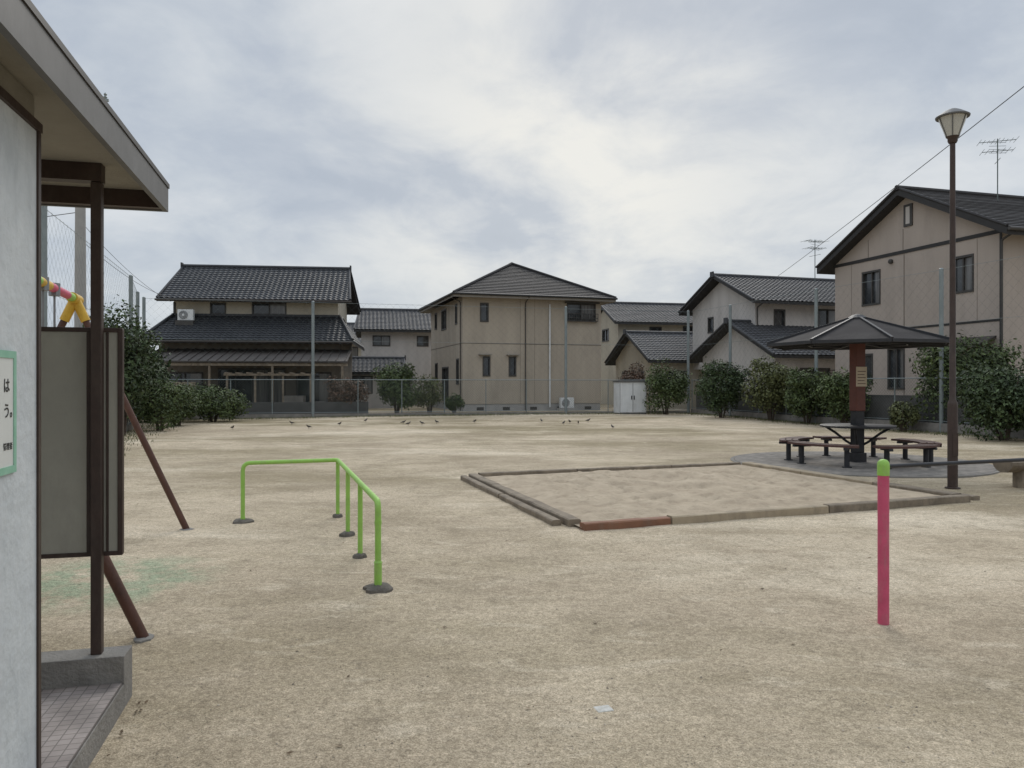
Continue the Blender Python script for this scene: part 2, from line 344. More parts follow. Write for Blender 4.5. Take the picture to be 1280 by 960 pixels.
# ---------------------------------------------------------------- building tools
def wall(bw,bf,bg,o,sd,nd,W,z0,z1,ops=(),rev=.09,mull=.9,bc=None):
    o=Vector(o);sd=Vector(sd);nd=Vector(nd);Z=Vector((0,0,1))
    ss=sorted(set([0,W]+[v for a in ops for v in a[:2]])); zs=sorted(set([z0,z1]+[v for a in ops for v in a[2:4]]))
    P=lambda s,z,n=0:o+sd*s+Z*z+nd*n
    for i in range(len(ss)-1):
        for j in range(len(zs)-1):
            cs=(ss[i]+ss[i+1])/2; cz=(zs[j]+zs[j+1])/2
            if any(a[0]<cs<a[1] and a[2]<cz<a[3] for a in ops): continue
            bw.poly([P(ss[i],zs[j]),P(ss[i+1],zs[j]),P(ss[i+1],zs[j+1]),P(ss[i],zs[j+1])])
    for q_,a in enumerate(ops):
        s0,s1,a0,a1=a[:4]
        for q in ([(s0,a0),(s1,a0)],[(s1,a0),(s1,a1)],[(s1,a1),(s0,a1)],[(s0,a1),(s0,a0)]):
            bw.poly([P(*q[0]),P(*q[1]),P(*q[1],-rev-.03),P(*q[0],-rev-.03)])
        if s1-s0>.9 and bc is not None:
            mid=(s0+s1)/2+(.0 if q_%2 else (s1-s0)*.15)
            bg.poly([P(s0,a0,-rev),P(mid,a0,-rev),P(mid,a1,-rev),P(s0,a1,-rev)])
            bc.poly([P(mid,a0,-rev),P(s1,a0,-rev),P(s1,a1,-rev),P(mid,a1,-rev)])
        else:
            bg.poly([P(s0,a0,-rev),P(s1,a0,-rev),P(s1,a1,-rev),P(s0,a1,-rev)])
        t=.055
        bf.obox(o,sd,nd,s0-.02,s1+.02,a0-.03,a0+t,-rev+.004,.035)
        bf.obox(o,sd,nd,s0-.02,s1+.02,a1-t,a1+.03,-rev+.004,.03)
        bf.obox(o,sd,nd,s0-.022,s0+t,a0+t+.001,a1-t-.001,-rev+.004,.025)
        bf.obox(o,sd,nd,s1-t,s1+.022,a0+t+.001,a1-t-.001,-rev+.004,.025)
        if s1-s0>mull:
            n=max(1,round((s1-s0)/.9)-1)
            for k in range(n):
                c=s0+(s1-s0)*(k+1)/(n+1)
                bf.obox(o,sd,nd,c-.03,c+.03,a0+t+.001,a1-t-.001,-rev+.004,-.02)
def slope(b,e0,e1,t1,t0,tw=.28,tl=.26,amp=.035,step=.03,ns=6):
    e0,e1,t0,t1=map(Vector,(e0,e1,t0,t1))
    a=(e1-e0).normalized(); W=(e1-e0).length
    bv=(t0-e0)-a*(t0-e0).dot(a); Ls=bv.length; bd=bv/Ls
    n=a.cross(bd)
    if n.z<0: n=-n
    l1=(t0-e0).dot(a); r1=(t1-e0).dot(a)
    rows=max(1,round(Ls/tl)); cols=int(W/tw*ns)+1
    A=np.linspace(0,W,cols+1)
    i0=len(b.v)
    for r in range(rows):
        for k in (0,1):
            bb=Ls*(r+k)/rows; f=bb/Ls; lo=l1*f; hi=W+(r1-W)*f
            jr=random.uniform(-.003,.003)
            for x in A:
                xx=min(max(x,lo),max(hi,lo+1e-4))
                h=amp*(.5+.5*math.cos(2*math.pi*xx/tw))+(step if k==0 else 0)+jr
                b.v.append(tuple(e0+a*xx+bd*bb+n*h))
    C=cols+1
    for q in range(2*rows-1):
        for i in range(cols):
            p=i0+q*C+i
            v=[b.v[p],b.v[p+1],b.v[p+C+1],b.v[p+C]]
            if abs(v[0][0]-v[1][0])+abs(v[0][1]-v[1][1])<1e-5 and abs(v[2][0]-v[3][0])+abs(v[2][1]-v[3][1])<1e-5: continue
            b.f.append((p,p+1,p+C+1,p+C))
def slab(b,pts,t=.14,gap=.012):
    pts=[Vector(p) for p in pts]; Z=Vector((0,0,1)); top=[p-Z*gap for p in pts]; bot=[p-Z*t for p in pts]
    b.poly(top); b.poly(bot[::-1])
    for i in range(len(pts)):
        j=(i+1)%len(pts); b.poly([bot[i],bot[j],top[j],top[i]])
def gable_roof(par,x0,x1,y0,y1,ze,zr,mt,mf,amp=.035,inset=0,th=.16,ns=6,ridge=.11,tw=.28,name='roof'):
    b=B(); f=B(); ym=(y0+y1)/2
    A=[(x0,y0,ze),(x1,y0,ze),(x1-inset,ym,zr),(x0+inset,ym,zr)]; Bk=[(x1,y1,ze),(x0,y1,ze),(x0+inset,ym,zr),(x1-inset,ym,zr)]
    slope(b,*A,amp=amp,ns=ns,tw=tw); slope(b,*Bk,amp=amp,ns=ns,tw=tw)
    slab(f,A,th); slab(f,Bk,th)
    g=B(); g.tube([(x0+inset-.05,ym,zr+.04),(x1-inset+.05,ym,zr+.04)],ridge,8)
    g.box(x0+inset,x1-inset,ym-ridge*.8,ym+ridge*.8,zr-.08,zr+.03)
    if amp>0:
        for x in (x0+inset-.1,x1-inset+.02): g.box(x,x+.08,ym-.16,ym+.16,zr-.1,zr+.22)
    for e in (A,Bk):
        g.tube([Vector(e[0])+Vector((.02,0,.05)),Vector(e[3])+Vector((.02,0,.03))],.06,6); g.tube([Vector(e[1])+Vector((-.02,0,.05)),Vector(e[2])+Vector((-.02,0,.03))],.06,6)
    b.build(name,mt,par); f.build(name+'_fascia',mf,par); g.build(name+'_ridge',mt,par,True)
def hip_roof(par,x0,x1,y0,y1,ze,zr,r0,r1,mt,mf,amp=.0,th=.16,ns=3,tw=.3,name='roof'):
    b=B(); f=B(); g=B(); ra=Vector(r0+(zr,)); rb=Vector(r1+(zr,))
    c=[Vector((x0,y0,ze)),Vector((x1,y0,ze)),Vector((x1,y1,ze)),Vector((x0,y1,ze))]
    ry=abs(ra.y-rb.y)>abs(ra.x-rb.x)
    if ry: faces=[(c[0],c[1],ra,ra),(c[1],c[2],rb,ra),(c[2],c[3],rb,rb),(c[3],c[0],ra,rb)]
    else: faces=[(c[0],c[1],rb,ra),(c[1],c[2],rb,rb),(c[2],c[3],ra,rb),(c[3],c[0],ra,ra)]
    for q in faces:
        slope(b,*q,amp=amp,ns=ns,tw=tw,step=.035)
        slab(f,q if (q[2]-q[3]).length>1e-4 else q[:3],th)
    for k,p in enumerate(c):
        r=(ra if (k in (0,1) if ry else k in (0,3)) else rb)
        g.tube([p+Vector((0,0,.04)),r+Vector((0,0,.06))],.08,6)
    g.tube([ra+Vector((0,0,.06)),rb+Vector((0,.001,.06))],.09,6)
    b.build(name,mt,par); f.build(name+'_fascia',mf,par); g.build(name+'_ridge',mt,par,True)
def body(par,x0,x1,y0,y1,z0,z1,mw,mf,front=(),left=(),gable=None,name='walls',gables='x',right=()):
    w=B();f=B();g=B();c=B()
    wall(w,f,g,(x0,y0,0),(1,0,0),(0,-1,0),x1-x0,z0,z1,front,bc=c)
    wall(w,f,g,(x0,y1,0),(0,-1,0),(-1,0,0),y1-y0,z0,z1,[(y1-b,y1-a,cc,d) for a,b,cc,d in left],bc=c)
    wall(w,f,g,(x1,y0,0),(0,1,0),(1,0,0),y1-y0,z0,z1,right)
    wall(w,f,g,(x1,y1,0),(-1,0,0),(0,1,0),x1-x0,z0,z1,[])
    if gable:
        ym=(y0+y1)/2
        if gables=='x':
            w.poly([(x0,y1,z1),(x0,y0,z1),(x0,ym,gable)]); w.poly([(x1,y0,z1),(x1,y1,z1),(x1,ym,gable)])
    w.build(name,mw,par)
    if f.v: f.build(name+'_window_frames',mf,par)
    if g.v: g.build(name+'_windows',M['glass'],par)
    if c.v: c.build(name+'_curtained_sashes',M['curtain'],par)
def ac_unit(par,x,y,z,name='air_conditioner_unit',rot=0):
    b=B(); b.box(x,x+.8,y,y+.3,z,z+.58); b.build(name,M['white'],par,bevel=.02)
    g=B(); g.lathe((0,0),[(.23,0),(.23,.012)],20); o=g.build(name+'_grille',M['steel_dark'],par); o.rotation_euler=(R(90),0,0); o.location=(x+.3,y-.002,z+.29)
    g=B(); g.lathe((0,0),[(.07,0),(.07,.02)],12)
    for k in range(5): r=.1+.03*k; g.tube([(r*math.cos(q*.5236),r*math.sin(q*.5236),.02) for q in range(13)],.006,4,False)
    o=g.build(name+'_hub',M['white'],par); o.rotation_euler=(R(90),0,0); o.location=(x+.3,y-.006,z+.29)
def pipe(par,pts,r,mt,name='downpipe'):
    b=B(); b.tube(pts,r,8); b.build(name,mt,par,True)
def antenna(name,p,h,rot=0,par=None):
    e=empty(name,p,rot); b=B(); b.tube([(0,0,-.5),(0,0,h)],.022,6)
    for zz,L,nn in ((h-.1,1.3,9),(h-.5,1.1,7)):
        b.tube([(-L/2,0,zz),(L/2,0,zz)],.014,5)
        for k in range(nn):
            x=-L/2+L*k/(nn-1); l=.16+.28*abs(math.sin(k*.7+zz)); b.tube([(x,-l,zz),(x,l,zz)],.009,4)
    for k in range(4): b.tube([(-.3,.0,h-.25-.3+.14*k),(.3,0,h-.3-.3+.14*k)],.008,4)
    b.tube([(0,-.45,h-.9),(0,.45,h-.9)],.012,5)
    b.build('mast_and_elements',M['wire'],e); return e

# --- central hip-roofed house
h=empty('beige_two_storey_house',(-2.7,42,0),17)
fr=[(1.0,1.45,5.05,6.05),(1.15,1.55,2.05,3.1),(2.65,3.05,2.05,3.1),(6.1,7.85,5.25,6.2)]
lf=[(1.3,1.8,5.0,6.1),(4.2,5.6,4.9,6.1),(7,7.7,5.1,6.1),(.9,1.5,1.6,3.0),(3.6,5.4,.6,2.6),(6.8,7.6,1.9,2.9)]
body(h,0,8.2,0,9,.5,6.42,M['wall_beige'],M['frame'],fr,lf)
b=B(); b.box(.03,8.17,.03,8.97,-.3,.5); b.build('foundation',M['found'],h)
b=B()
for x in (.8,2.3,3.9,5.5,7.2): b.box(x,x+.4,.015,.028,.15,.32)
b.build('foundation_vents',M['frame'],h)
hip_roof(h,-.65,8.85,-.65,9.65,6.5,8.95,(4.1,4.2),(4.1,4.8),M['slate'],M['fascia_l'],th=.2)
b=B(); b.tube([(-.7,-.72,6.47),(8.9,-.72,6.47)],.06,8); b.tube([(-.72,-.7,6.47),(-.72,9.7,6.47)],.06,8); b.build('gutter',M['fascia'],h,True)
b=B(); b.box(-.01,8.21,-.012,-.001,3.82,3.86); b.box(-.012,-.001,0,9,3.82,3.86)
for x in (3.3,4.15): b.box(x,x+.015,-.006,-.001,.5,6.4)
b.build('siding_joints',M['wall_wood'],h)
pipe(h,fillet([(3.6,-.7,6.4),(3.6,-.05,6.15),(3.6,-.05,.1)],.1),.03,M['metalroof'])
pipe(h,[(5.03,-.09,6.1),(5.03,-.09,.3)],.05,M['white'],'white_duct')
pipe(h,fillet([(-.7,.35,6.4),(-.05,.35,6.15),(-.05,.35,.1)],.1),.03,M['metalroof'],'downpipe_side')
b=B(); b.box(5.95,8.0,-.32,-.05,6.2,6.28); b.box(6.0,7.95,-.2,-.14,5.35,5.39); b.box(6.0,7.95,-.2,-.14,5.6,5.63)
for k in range(14): b.box(6.02+k*.147,6.04+k*.147,-.19,-.15,5.2,5.6)
b.box(6.0,7.95,-.2,-.02,5.17,5.21); b.build('window_guard',M['frame'],h)
b=B(); b.box(.9,1.6,-.25,-.003,3.2,3.25); b.box(2.5,3.2,-.25,-.003,3.2,3.25); b.build('window_hoods',M['fascia_l'],h)
ac_unit(h,5.5,-.6,.25); b=B(); b.box(5.4,6.4,-.65,-.25,-.1,.25); b.build('ac_plinth',M['found'],h)
# --- left traditional house
h=empty('traditional_tiled_house',(-18.4,40,0),7)
body(h,0,9.3,0,7.2,0,4.3,M['wall_wood'],M['frame'],[(.4,2.2,.9,2.2),(3.0,6.4,.35,2.4),(7.0,8.8,.5,2.2)],[(1,2.5,.9,2.1)],name='ground_floor')
body(h,.3,9.0,1.5,6.9,4.2,6.25,M['wall_cream'],M['frame'],[(1.9,2.7,5.4,6.0),(4.1,5.9,5.4,6.05)],[(1.5,3,5.2,6)],gable=8.0,name='upper_floor')
gable_roof(h,-.35,9.75,.7,7.7,6.15,8.35,M['tile'],M['fascia'],inset=.35)
b=B(); g=B()
A=[(-.6,-1.0,3.85),(10.0,-1.0,3.85),(9.3,1.5,5.3),(.1,1.5,5.3)]; slope(b,*A); slab(g,A,.16)
A=[(-.6,8.2,3.85),(-.6,-1.0,3.85),(.3,1.5,5.3),(.3,6.9,5.3)]; slope(b,*A); slab(g,A,.16)
A=[(10,-1.0,3.85),(10,8.2,3.85),(9.0,6.9,5.3),(9.0,1.5,5.3)]; slope(b,*A); slab(g,A,.16)
b.build('lower_roof',M['tile'],h); g.build('lower_roof_fascia',M['fascia'],h)
b=B(); b.tube([(-.6,-1,3.93),(.3,1.5,5.38)],.08,6); b.tube([(10,-1,3.93),(9.1,1.5,5.38)],.08,6); b.box(.2,9.1,1.42,1.499,5.3,5.42); b.build('lower_roof_hips',M['tile'],h)
b=B(); A=[(.0,-2.9,2.75),(9.9,-2.9,2.75),(9.9,-.002,3.45),(.0,-.002,3.45)]; slab(b,A,.08)
for k in range(23): x=.1+k*.44; b.beam((x,-2.9,2.77),(x,-.02,3.47),.03,.04)
b.build('veranda_roof',M['metalroof'],h)
b=B()
for x in (.2,3.2,6.2,9.6): b.box(x,x+.1,-2.8,-2.7,-.2,2.66)
b.box(0,9.9,-2.82,-2.7,2.5,2.62); b.box(.0,2.6,-2.78,-2.74,-.2,1.7)
b.build('veranda_posts',M['wood'],h)
b=B()
for x in (4.3,5.6,6.9,8.2): b.box(x,x+.09,-3.9,-3.81,-.2,2.0)
b.box(4.2,8.4,-3.93,-3.8,2.0,2.1)
for k in range(9): b.box(4.3+k*.5,4.36+k*.5,-4.2,-2.9,2.101,2.16)
b.box(.3,3.6,-3.2,-3.1,.9,.98)
for k in range(8): b.box(.4+k*.45,.46+k*.45,-3.18,-3.12,-.2,1.4)
b.build('garden_pergola',M['wood'],h)
b=B(); b.box(3.2,4.2,-1.6,-.6,-.1,.8); b.box(6.6,7.6,-1.8,-.9,-.1,1.0); b.box(7.9,8.6,-2.2,-1.4,-.1,.7); b.box(5,5.7,-3.4,-2.9,-.1,.6); b.build('garden_clutter',M['conc'],h)
ac_unit(h,.75,.6,4.98); b=B(); b.box(.7,1.6,.4,1.0,4.55,4.97); b.build('ac_stand',M['frame'],h)
b=B(); b.tube([(-.4,.62,6.08),(9.8,.62,6.08)],.06,6); b.tube([(-.6,-1.08,3.78),(10,-1.08,3.78)],.06,6); b.build('gutters',M['metalroof'],h,True)
# --- white house behind
h=empty('white_rendered_house',(-10.6,54,0),10)
body(h,0,5.2,0,6,-.2,5.4,M['wall_white'],M['frame'],[(3.9,4.7,4.3,5.0),(.8,2.0,4.3,5.0),(2.0,3.4,1.2,2.6)],[(2,3,4.2,5)],gable=6.9)
gable_roof(h,-.5,5.6,-.6,6.6,5.4,7.1,M['tile2'],M['fascia'],ns=4,inset=.3)
body(h,5.3,9,1.5,6,-.2,4.8,M['wall_white'],M['frame'],[(.7,1.6,3.6,4.4)],[],gable=6.2,name='wing'); gable_roof(h,5.0,9.4,1,6.5,4.8,6.2,M['tile2'],M['fascia'],ns=4,name='wing_roof')
body(h,-1.6,2.4,-5,-1,-.2,2.4,M['wall_white'],M['frame'],[(1,2.4,1,2.1)],[],gable=3.1,name='outbuilding'); gable_roof(h,-2,2.9,-5.5,-.5,2.35,3.3,M['tile2'],M['fascia'],ns=4,name='outbuilding_roof')
h=empty('distant_tiled_house',(-15.5,62,0),10)
body(h,0,7,0,6,-.2,5,M['wall_cream'],M['frame'],[(1,3,3.5,4.6),(4.4,5.8,3.5,4.6)],[],gable=6.6); gable_roof(h,-.5,7.5,-.6,6.6,5.0,6.7,M['tile2'],M['fascia'],ns=3)
# --- house right of centre
h=empty('cream_tiled_house',(7.6,55,0),12)
body(h,0,8,0,6,-.2,6.0,M['wall_cream'],M['frame'],[(2.4,3.3,4.9,5.7),(5,6.6,4.8,5.8)],[(2,3.5,4.8,5.7)],gable=7.3)
gable_roof(h,-.5,8.5,-.7,6.7,6.0,7.7,M['tile2'],M['fascia'],ns=4)
h=empty('cream_gabled_annex',(8.6,47.5,0),15)
body(h,0,4,0,5.6,-.2,3.2,M['wall_cream'],M['frame'],[(1,2.5,1.2,2.4)],[(1,2,1.5,2.4),(3.6,4.4,1.5,2.4)],gable=4.9)
gable_roof(h,-.5,4.5,-.7,6.3,3.05,4.95,M['tile2'],M['fascia'],ns=4)
# --- white house, right
h=empty('white_gabled_house',(13.3,42,0),17)
body(h,0,10,0,6.6,2.5,6.25,M['wall_white'],M['frame'],[(1.2,1.9,4.6,5.7),(4,5.6,4.6,5.8)],[(4.2,4.8,4.7,5.6)],gable=7.7,name='upper_floor')
gable_roof(h,-.6,10.5,-.7,7.3,6.1,7.95,M['tile2'],M['fascia'],ns=5)
pipe(h,fillet([(.1,-.6,6.0),(.1,-.06,5.8),(.1,-.06,3.6)],.1),.035,M['metalroof'])
body(h,-.9,10,-3,3.9,-.2,3.2,M['wall_white'],M['frame'],[(1.5,3.3,.9,2.4),(5,7,.5,2.4)],[(.2,1.2,1.3,2.2)],gable=4.85,name='ground_floor')
gable_roof(h,-1.5,10.4,-3.7,4.6,3.05,5.0,M['tile2'],M['fascia'],ns=5,name='lower_roof')
ac_unit(h,3.8,-3.5,0)
b=B()
for k in range(10): b.box(1.6,3.2,-3.06,-3.03,.95+k*.15,.98+k*.15)
b.build('window_lattice',M['frame'],h)
antenna('tv_antenna',(17.2,43.6,7.9),1.9,20)
# --- large right house
h=empty('tan_gabled_house',(17.4,27.3,0),16)
body(h,0,10,0,8.7,.4,7.12,M['wall_pink'],M['frame'],[(2,3.6,4.9,6.3),(1.2,3.2,.6,2.6),(6,7.6,4.9,6.3)],
     [(5.85,6.92,5.05,6.5),(1.17,2.13,5.05,6.4),(4.5,5.4,1.4,3.1),(6.3,7.1,1.6,2.9),(.8,2.4,.7,2.6)],gable=9.3)
gable_roof(h,-.5,10.6,-.65,9.35,7.04,9.57,M['slate'],M['fascia'],amp=.0,th=.26)
b=B(); b.box(.02,9.98,.02,8.68,-.3,.4); b.build('foundation',M['found'],h)
b=B(); b.box(-.03,-.002,-.03,8.73,6.98,7.12); b.box(0,10,-.03,-.002,6.98,7.1); b.box(-.02,-.002,0,8.7,3.85,3.93)
b.box(-.035,.0,-.035,.05,.4,6.97); b.build('trim_bands',M['fascia'],h)
b=B(); b.box(-.012,-.001,4.5,4.53,.45,6.95); b.box(-.012,-.001,4.56,4.58,7.13,8.0); b.box(-.012,-.001,6.55,6.57,7.13,7.9)
for y in (1.0,2.2,7.6): b.box(-.008,-.001,y,y+.012,3.95,6.95)
b.build('siding_joints',M['wall_wood'],h)
b=B(); b.box(-.05,-.002,4.05,4.5,8.05,8.95); b.build('gable_vent_frame',M['frame'],h)
b=B(); b.box(-.056,-.05,4.17,4.38,8.15,8.85); b.build('gable_vent',M['wall_white'],h)
pipe(h,fillet([(-.1,-.72,6.95),(-.1,-.1,6.7),(-.1,-.1,.2)],.1),.04,M['frame'])
b=B(); b.tube([(-.5,-.74,6.98),(10.6,-.74,6.98)],.07,8); b.build('gutter',M['frame'],h,True)
b=B()
for k in range(9): b.box(-.09,-.05,.75+k*.2,.78+k*.2,.72,2.55)
b.box(-.1,-.04,.7,2.5,.66,.71); b.box(-.1,-.04,.7,2.5,2.56,2.62); b.build('window_grille',M['frame'],h)
b=B(); A=[(-.9,.2,3.0),(-.9,2.9,3.0),(-.002,2.9,3.35),(-.002,.2,3.35)]; slab(b,A,.08); b.build('window_awning',M['metalroof'],h)
b=B(); b.lathe((0,0),[(.1,0),(.1,.1),(.05,.13)],12); o=b.build('wall_vent_cap',M['frame'],h,True); o.rotation_euler=(0,R(-90),0); o.location=(0,5.2,6.75)
antenna('tv_antenna.001',(19.6,31,9.5),2.0,-20)

def leafcloud(b,c,rad,n,size,lobes=9,inner=.3):
    c=np.array(c,float); rad=np.array(rad,float)
    d=rng.normal(size=(lobes,3)); d/=np.linalg.norm(d,axis=1)[:,None]; d[:,2]=rng.uniform(-.85,.95,lobes)
    hor=np.sqrt(np.clip(1-(d[:,2]*.8)**2,0.1,1))/np.linalg.norm(d[:,:2],axis=1); d[:,:2]*=hor[:,None]
    lc=c+d*rad*rng.uniform(.4,.8,(lobes,1)); lr=rng.uniform(.24,.46,lobes)
    idx=rng.integers(0,lobes,n); dd=rng.normal(size=(n,3)); dd/=np.linalg.norm(dd,axis=1)[:,None]
    rr=np.where(rng.random(n)<inner,rng.random(n)**.5,1-np.abs(rng.normal(0,.15,n))+.25*(rng.random(n)<.08))
    p=lc[idx]+dd*(rr*lr[idx])[:,None]*rad.mean()*rng.uniform(.9,1.15,(n,1))
    base=rng.random(n)<.28
    p[base]=c+(dd[base]*rad*.82*rng.random((base.sum(),1))**.33)
    p[:,2]=np.maximum(p[:,2],c[2]-rad[2]*.98+rng.random(n)*.05)
    nrm=dd+rng.normal(0,.6,(n,3))+np.array([0,0,.4]); nrm/=np.linalg.norm(nrm,axis=1)[:,None]
    t=np.cross(nrm,rng.normal(size=(n,3))); t/=np.linalg.norm(t,axis=1)[:,None]; s=np.cross(nrm,t)
    l=size*rng.uniform(.6,1.3,(n,1)); w=l*.5
    q=np.stack([p-t*l*.6,p+s*w*.6+nrm*l*.08,p+t*l*.6,p-s*w*.6+nrm*l*.08],1).reshape(-1,3)
    i0=len(b.v); b.v+= [tuple(x) for x in q.tolist()]; b.f+=[(i0+4*k,i0+4*k+1,i0+4*k+2,i0+4*k+3) for k in range(n)]
def shrub(name,x,y,rx,ry,hgt,n=3500,size=.11,mt='leaf',z0=None,low=0.0,lobes=12):
    z=gh(x,y) if z0 is None else z0
    e=empty(name,(x,y,z)); b=B(); rz=(hgt-low)/2/1.05
    leafcloud(b,(0,0,low+rz),(rx,ry,rz),n,size,lobes); b.build('foliage',M[mt],e)
    t=B()
    if low>.25: t.tube([(0,0,-.1),(.03,.02,low*.5),(0,0,low+rz)],[.07+.01*hgt,.05+.006*hgt,.03],8)
    for k in range(6):
        a=k*1.05+random.random()*.5; r=random.uniform(.35,.7)
        st=(0,0,max(low*.7,-.05)) if low>.25 else (.08*math.cos(a),.08*math.sin(a),-.05)
        t.tube([st,(rx*r*.4*math.cos(a),ry*r*.4*math.sin(a),low+rz*.7),(rx*r*math.cos(a),ry*r*math.sin(a),low+rz*1.45)],[.035,.024,.008],6)
    t.build('trunk_and_limbs',M['bark'],e)
b=B()
for k in range(26): leafcloud(b,(-62+k*6.2+random.uniform(-2,2),92+random.uniform(-5,8),2.4),(4.2,3,random.uniform(2.2,3.6)),900,.45,8)
b.build('distant_trees',M['leaf3'])

# ---------------------------------------------------------------- vegetation
S=shrub
S('evergreen_tree',-12.1,23.8,1.1,1.2,4.5,8000,.12,'leaf3',lobes=32)
S('evergreen_tree',-13.7,27.0,1.35,1.4,4.1,7500,.13,'leaf3',lobes=30)
S('evergreen_tree',-15.2,31.0,1.4,1.4,3.6,5000,.14,'leaf3',lobes=24)
S('azalea_shrub',-12.2,26.6,1.0,1.0,2.0,4200,.1,'leaf',lobes=20)
S('azalea_shrub',-12.9,29.6,1.1,1.0,1.9,4200,.1,'leaf',lobes=20)
S('azalea_shrub',-12.6,32.4,1.7,1.1,1.75,7000,.1,'leaf',lobes=30)
S('azalea_shrub',-14.8,33.0,1.3,.9,2.0,4500,.1,'leaf2',lobes=18)
S('reddish_shrub',-7.9,37.1,1.2,.8,2.1,3600,.1,'leafr',lobes=20)
S('garden_tree',-6.0,40.0,1.3,1.0,3.1,6500,.12,'leaf',lobes=26)
S('garden_shrub',-4.4,41.0,1.0,.7,2.2,3000,.1,'leaf2',lobes=16)
S('garden_shrub',-3.0,39.9,.6,.4,1.1,1500,.1,'leaf')
S('reddish_shrub',6.5,41.6,.9,.8,2.9,3200,.11,'leafr',lobes=18)
S('camellia_tree',7.7,38.5,1.3,1.0,2.8,6200,.11,'leaf',lobes=28)
S('camellia_tree',9.6,35.2,1.3,1.0,3.1,7200,.11,'leaf3',lobes=30)
S('camellia_tree',11.1,32.9,1.2,1.0,2.95,7000,.11,'leaf2',lobes=30)
S('camellia_tree',11.8,30.7,1.05,.95,2.5,6000,.11,'leaf',lobes=28)
S('camellia_tree',12.5,28.9,1.0,.85,2.35,6000,.11,'leaf',lobes=26)
S('low_shrub',13.3,26.1,.62,.5,1.2,2600,.09,'leaf2')
S('garden_tree',15.4,25.9,1.85,1.3,3.75,12000,.12,'leaf',lobes=40)
S('round_hedge_shrub',14.1,22.0,1.4,1.1,2.45,12000,.1,'leaf3',lobes=40)
S('round_hedge_shrub',16.2,22.6,1.5,1.1,2.9,9000,.1,'leaf3',lobes=34)
g=B()
def tufts(p0,p1,n,w):
    for k in range(n):
        t=random.random(); x=p0[0]+(p1[0]-p0[0])*t+random.gauss(0,w); y=p0[1]+(p1[1]-p0[1])*t+random.gauss(0,w); z=gh(x,y)-.005
        for q in range(3):
            a=random.random()*6.3; l=random.uniform(.03,.12); d=Vector((math.cos(a),math.sin(a),0)); s=Vector((-d.y,d.x,0))*.007; c=Vector((x,y,z))
            g.poly([c-s,c+s,c+d*l*.5+Vector((0,0,l))])
tufts((-15.5,33.5),(9,39.6),2600,.4); tufts((9,39.5),(14.6,22.5),2200,.4); tufts((-9.8,17),(-15,33),1200,.5)
g.build('grass',M['leaf2'])

# ---------------------------------------------------------------- fences
def fence(name,pts,npoles,H=5.4,low=1.8,curb=.2,curbm='conc',poles=None):
    e=empty(name); pl=B(); wr=B(); cb=B(); net=B()
    for (x0,y0),(x1,y1) in zip(pts[:-1],pts[1:]):
        a=Vector((x0,y0,0)); c=Vector((x1,y1,0)); L=(c-a).length; d=(c-a)/L; nn=Vector((-d.y,d.x,0))
        Z=Vector((0,0,1))
        cb.obox(a,d,nn,0,L,-.3,curb,-.06,.06)
        def line(s0,z0,s1,z1,r,bb):
            bb.tube([a+d*s0+Z*z0,a+d*s1+Z*z1],r,3,False)
        hh=low-curb; sp=.12; k=-hh
        while k<L:
            s0,s1=k,k+hh
            z0,z1=curb,low
            if s0<0: z0=curb-s0; s0=0
            if s1>L: z1=low-(s1-L); s1=L
            if z1>z0:
                line(s0,z0,s1,z1,.003,wr); line(L-s0,z0,L-s1,z1,.003,wr)
            k+=sp
        hh=H-low; k=-hh
        while k<L:
            s0,s1=k,k+hh; z0,z1=low,H
            if s0<0: z0=low-s0; s0=0
            if s1>L: z1=H-(s1-L); s1=L
            if z1>z0: line(s0,z0,s1,z1,.0018,net); line(L-s0,z0,L-s1,z1,.0018,net)
            k+=.35
        for z,r in ((low,.02),(H-.03,.006),(curb+.06,.012),((H+low)/2,.005)):
            pl.tube([a+Z*z,a+d*L+Z*z],r,6)
        n=max(1,round(L/2.0))
        for k in range(n+1):
            p=a+d*(L*k/n)+nn*.03; pl.tube([p+Z*(-.1),p+Z*(low+.03)],.025,6)
    for x,y,h_ in poles:
        pl.tube([(x,y,-.2),(x,y,h_)],.07,10)
        pl.lathe((x,y),[(.075,h_),(.05,h_+.03),(.01,h_+.04)],10)
    cb.build('curb',M[curbm],e); pl.build('posts_and_rails',M['pole'],e,True); wr.build('chain_link',M['wire'],e); net.build('ball_net',M['wire'],e)
fence('back_chain_link_fence',[(-16.2,33.8),(-9.2,35.5),(2.7,38.5),(9.3,40.2)],0,curb=.22,poles=[(-9.2,35.5,5.4),(2.7,38.5,5.45),(-16.2,33.8,5.4),(9.2,40.1,5.4)])
fence('right_chain_link_fence',[(9.4,40.2),(12.2,30.8),(14.2,25.4),(16.4,18.5)],0,curb=.3,poles=[(10.4,36.6,5.35),(12.2,30.8,5.4),(14.2,25.4,5.4),(16.4,18.5,5.4)])
fence('left_chain_link_fence',[(-16.3,33.6),(-13.4,27),(-10,16.4),(-8.6,12)],0,curb=.2,poles=[(-15.5,31.8,5.4),(-13.4,27,5.4),(-10,16.4,5.4)])
b=B()
a=[(9.75,40.4),(12.6,31.0),(14.7,25.4),(16.9,18.5)]
for p,q in zip(a[:-1],a[1:]):
    P=Vector((*p,0));Q=Vector((*q,0)); d=(Q-P).normalized(); b.obox(P,d,Vector((-d.y,d.x,0)),0,(Q-P).length-.01,-.3,1.15,-.075,.075)
    L=(Q-P).length
    for k in range(int(L/.41)): b.obox(P,d,Vector((-d.y,d.x,0)),k*.41,k*.41+.4,1.151,1.2,-.085,.085)
b.build('concrete_block_wall',M['block'])
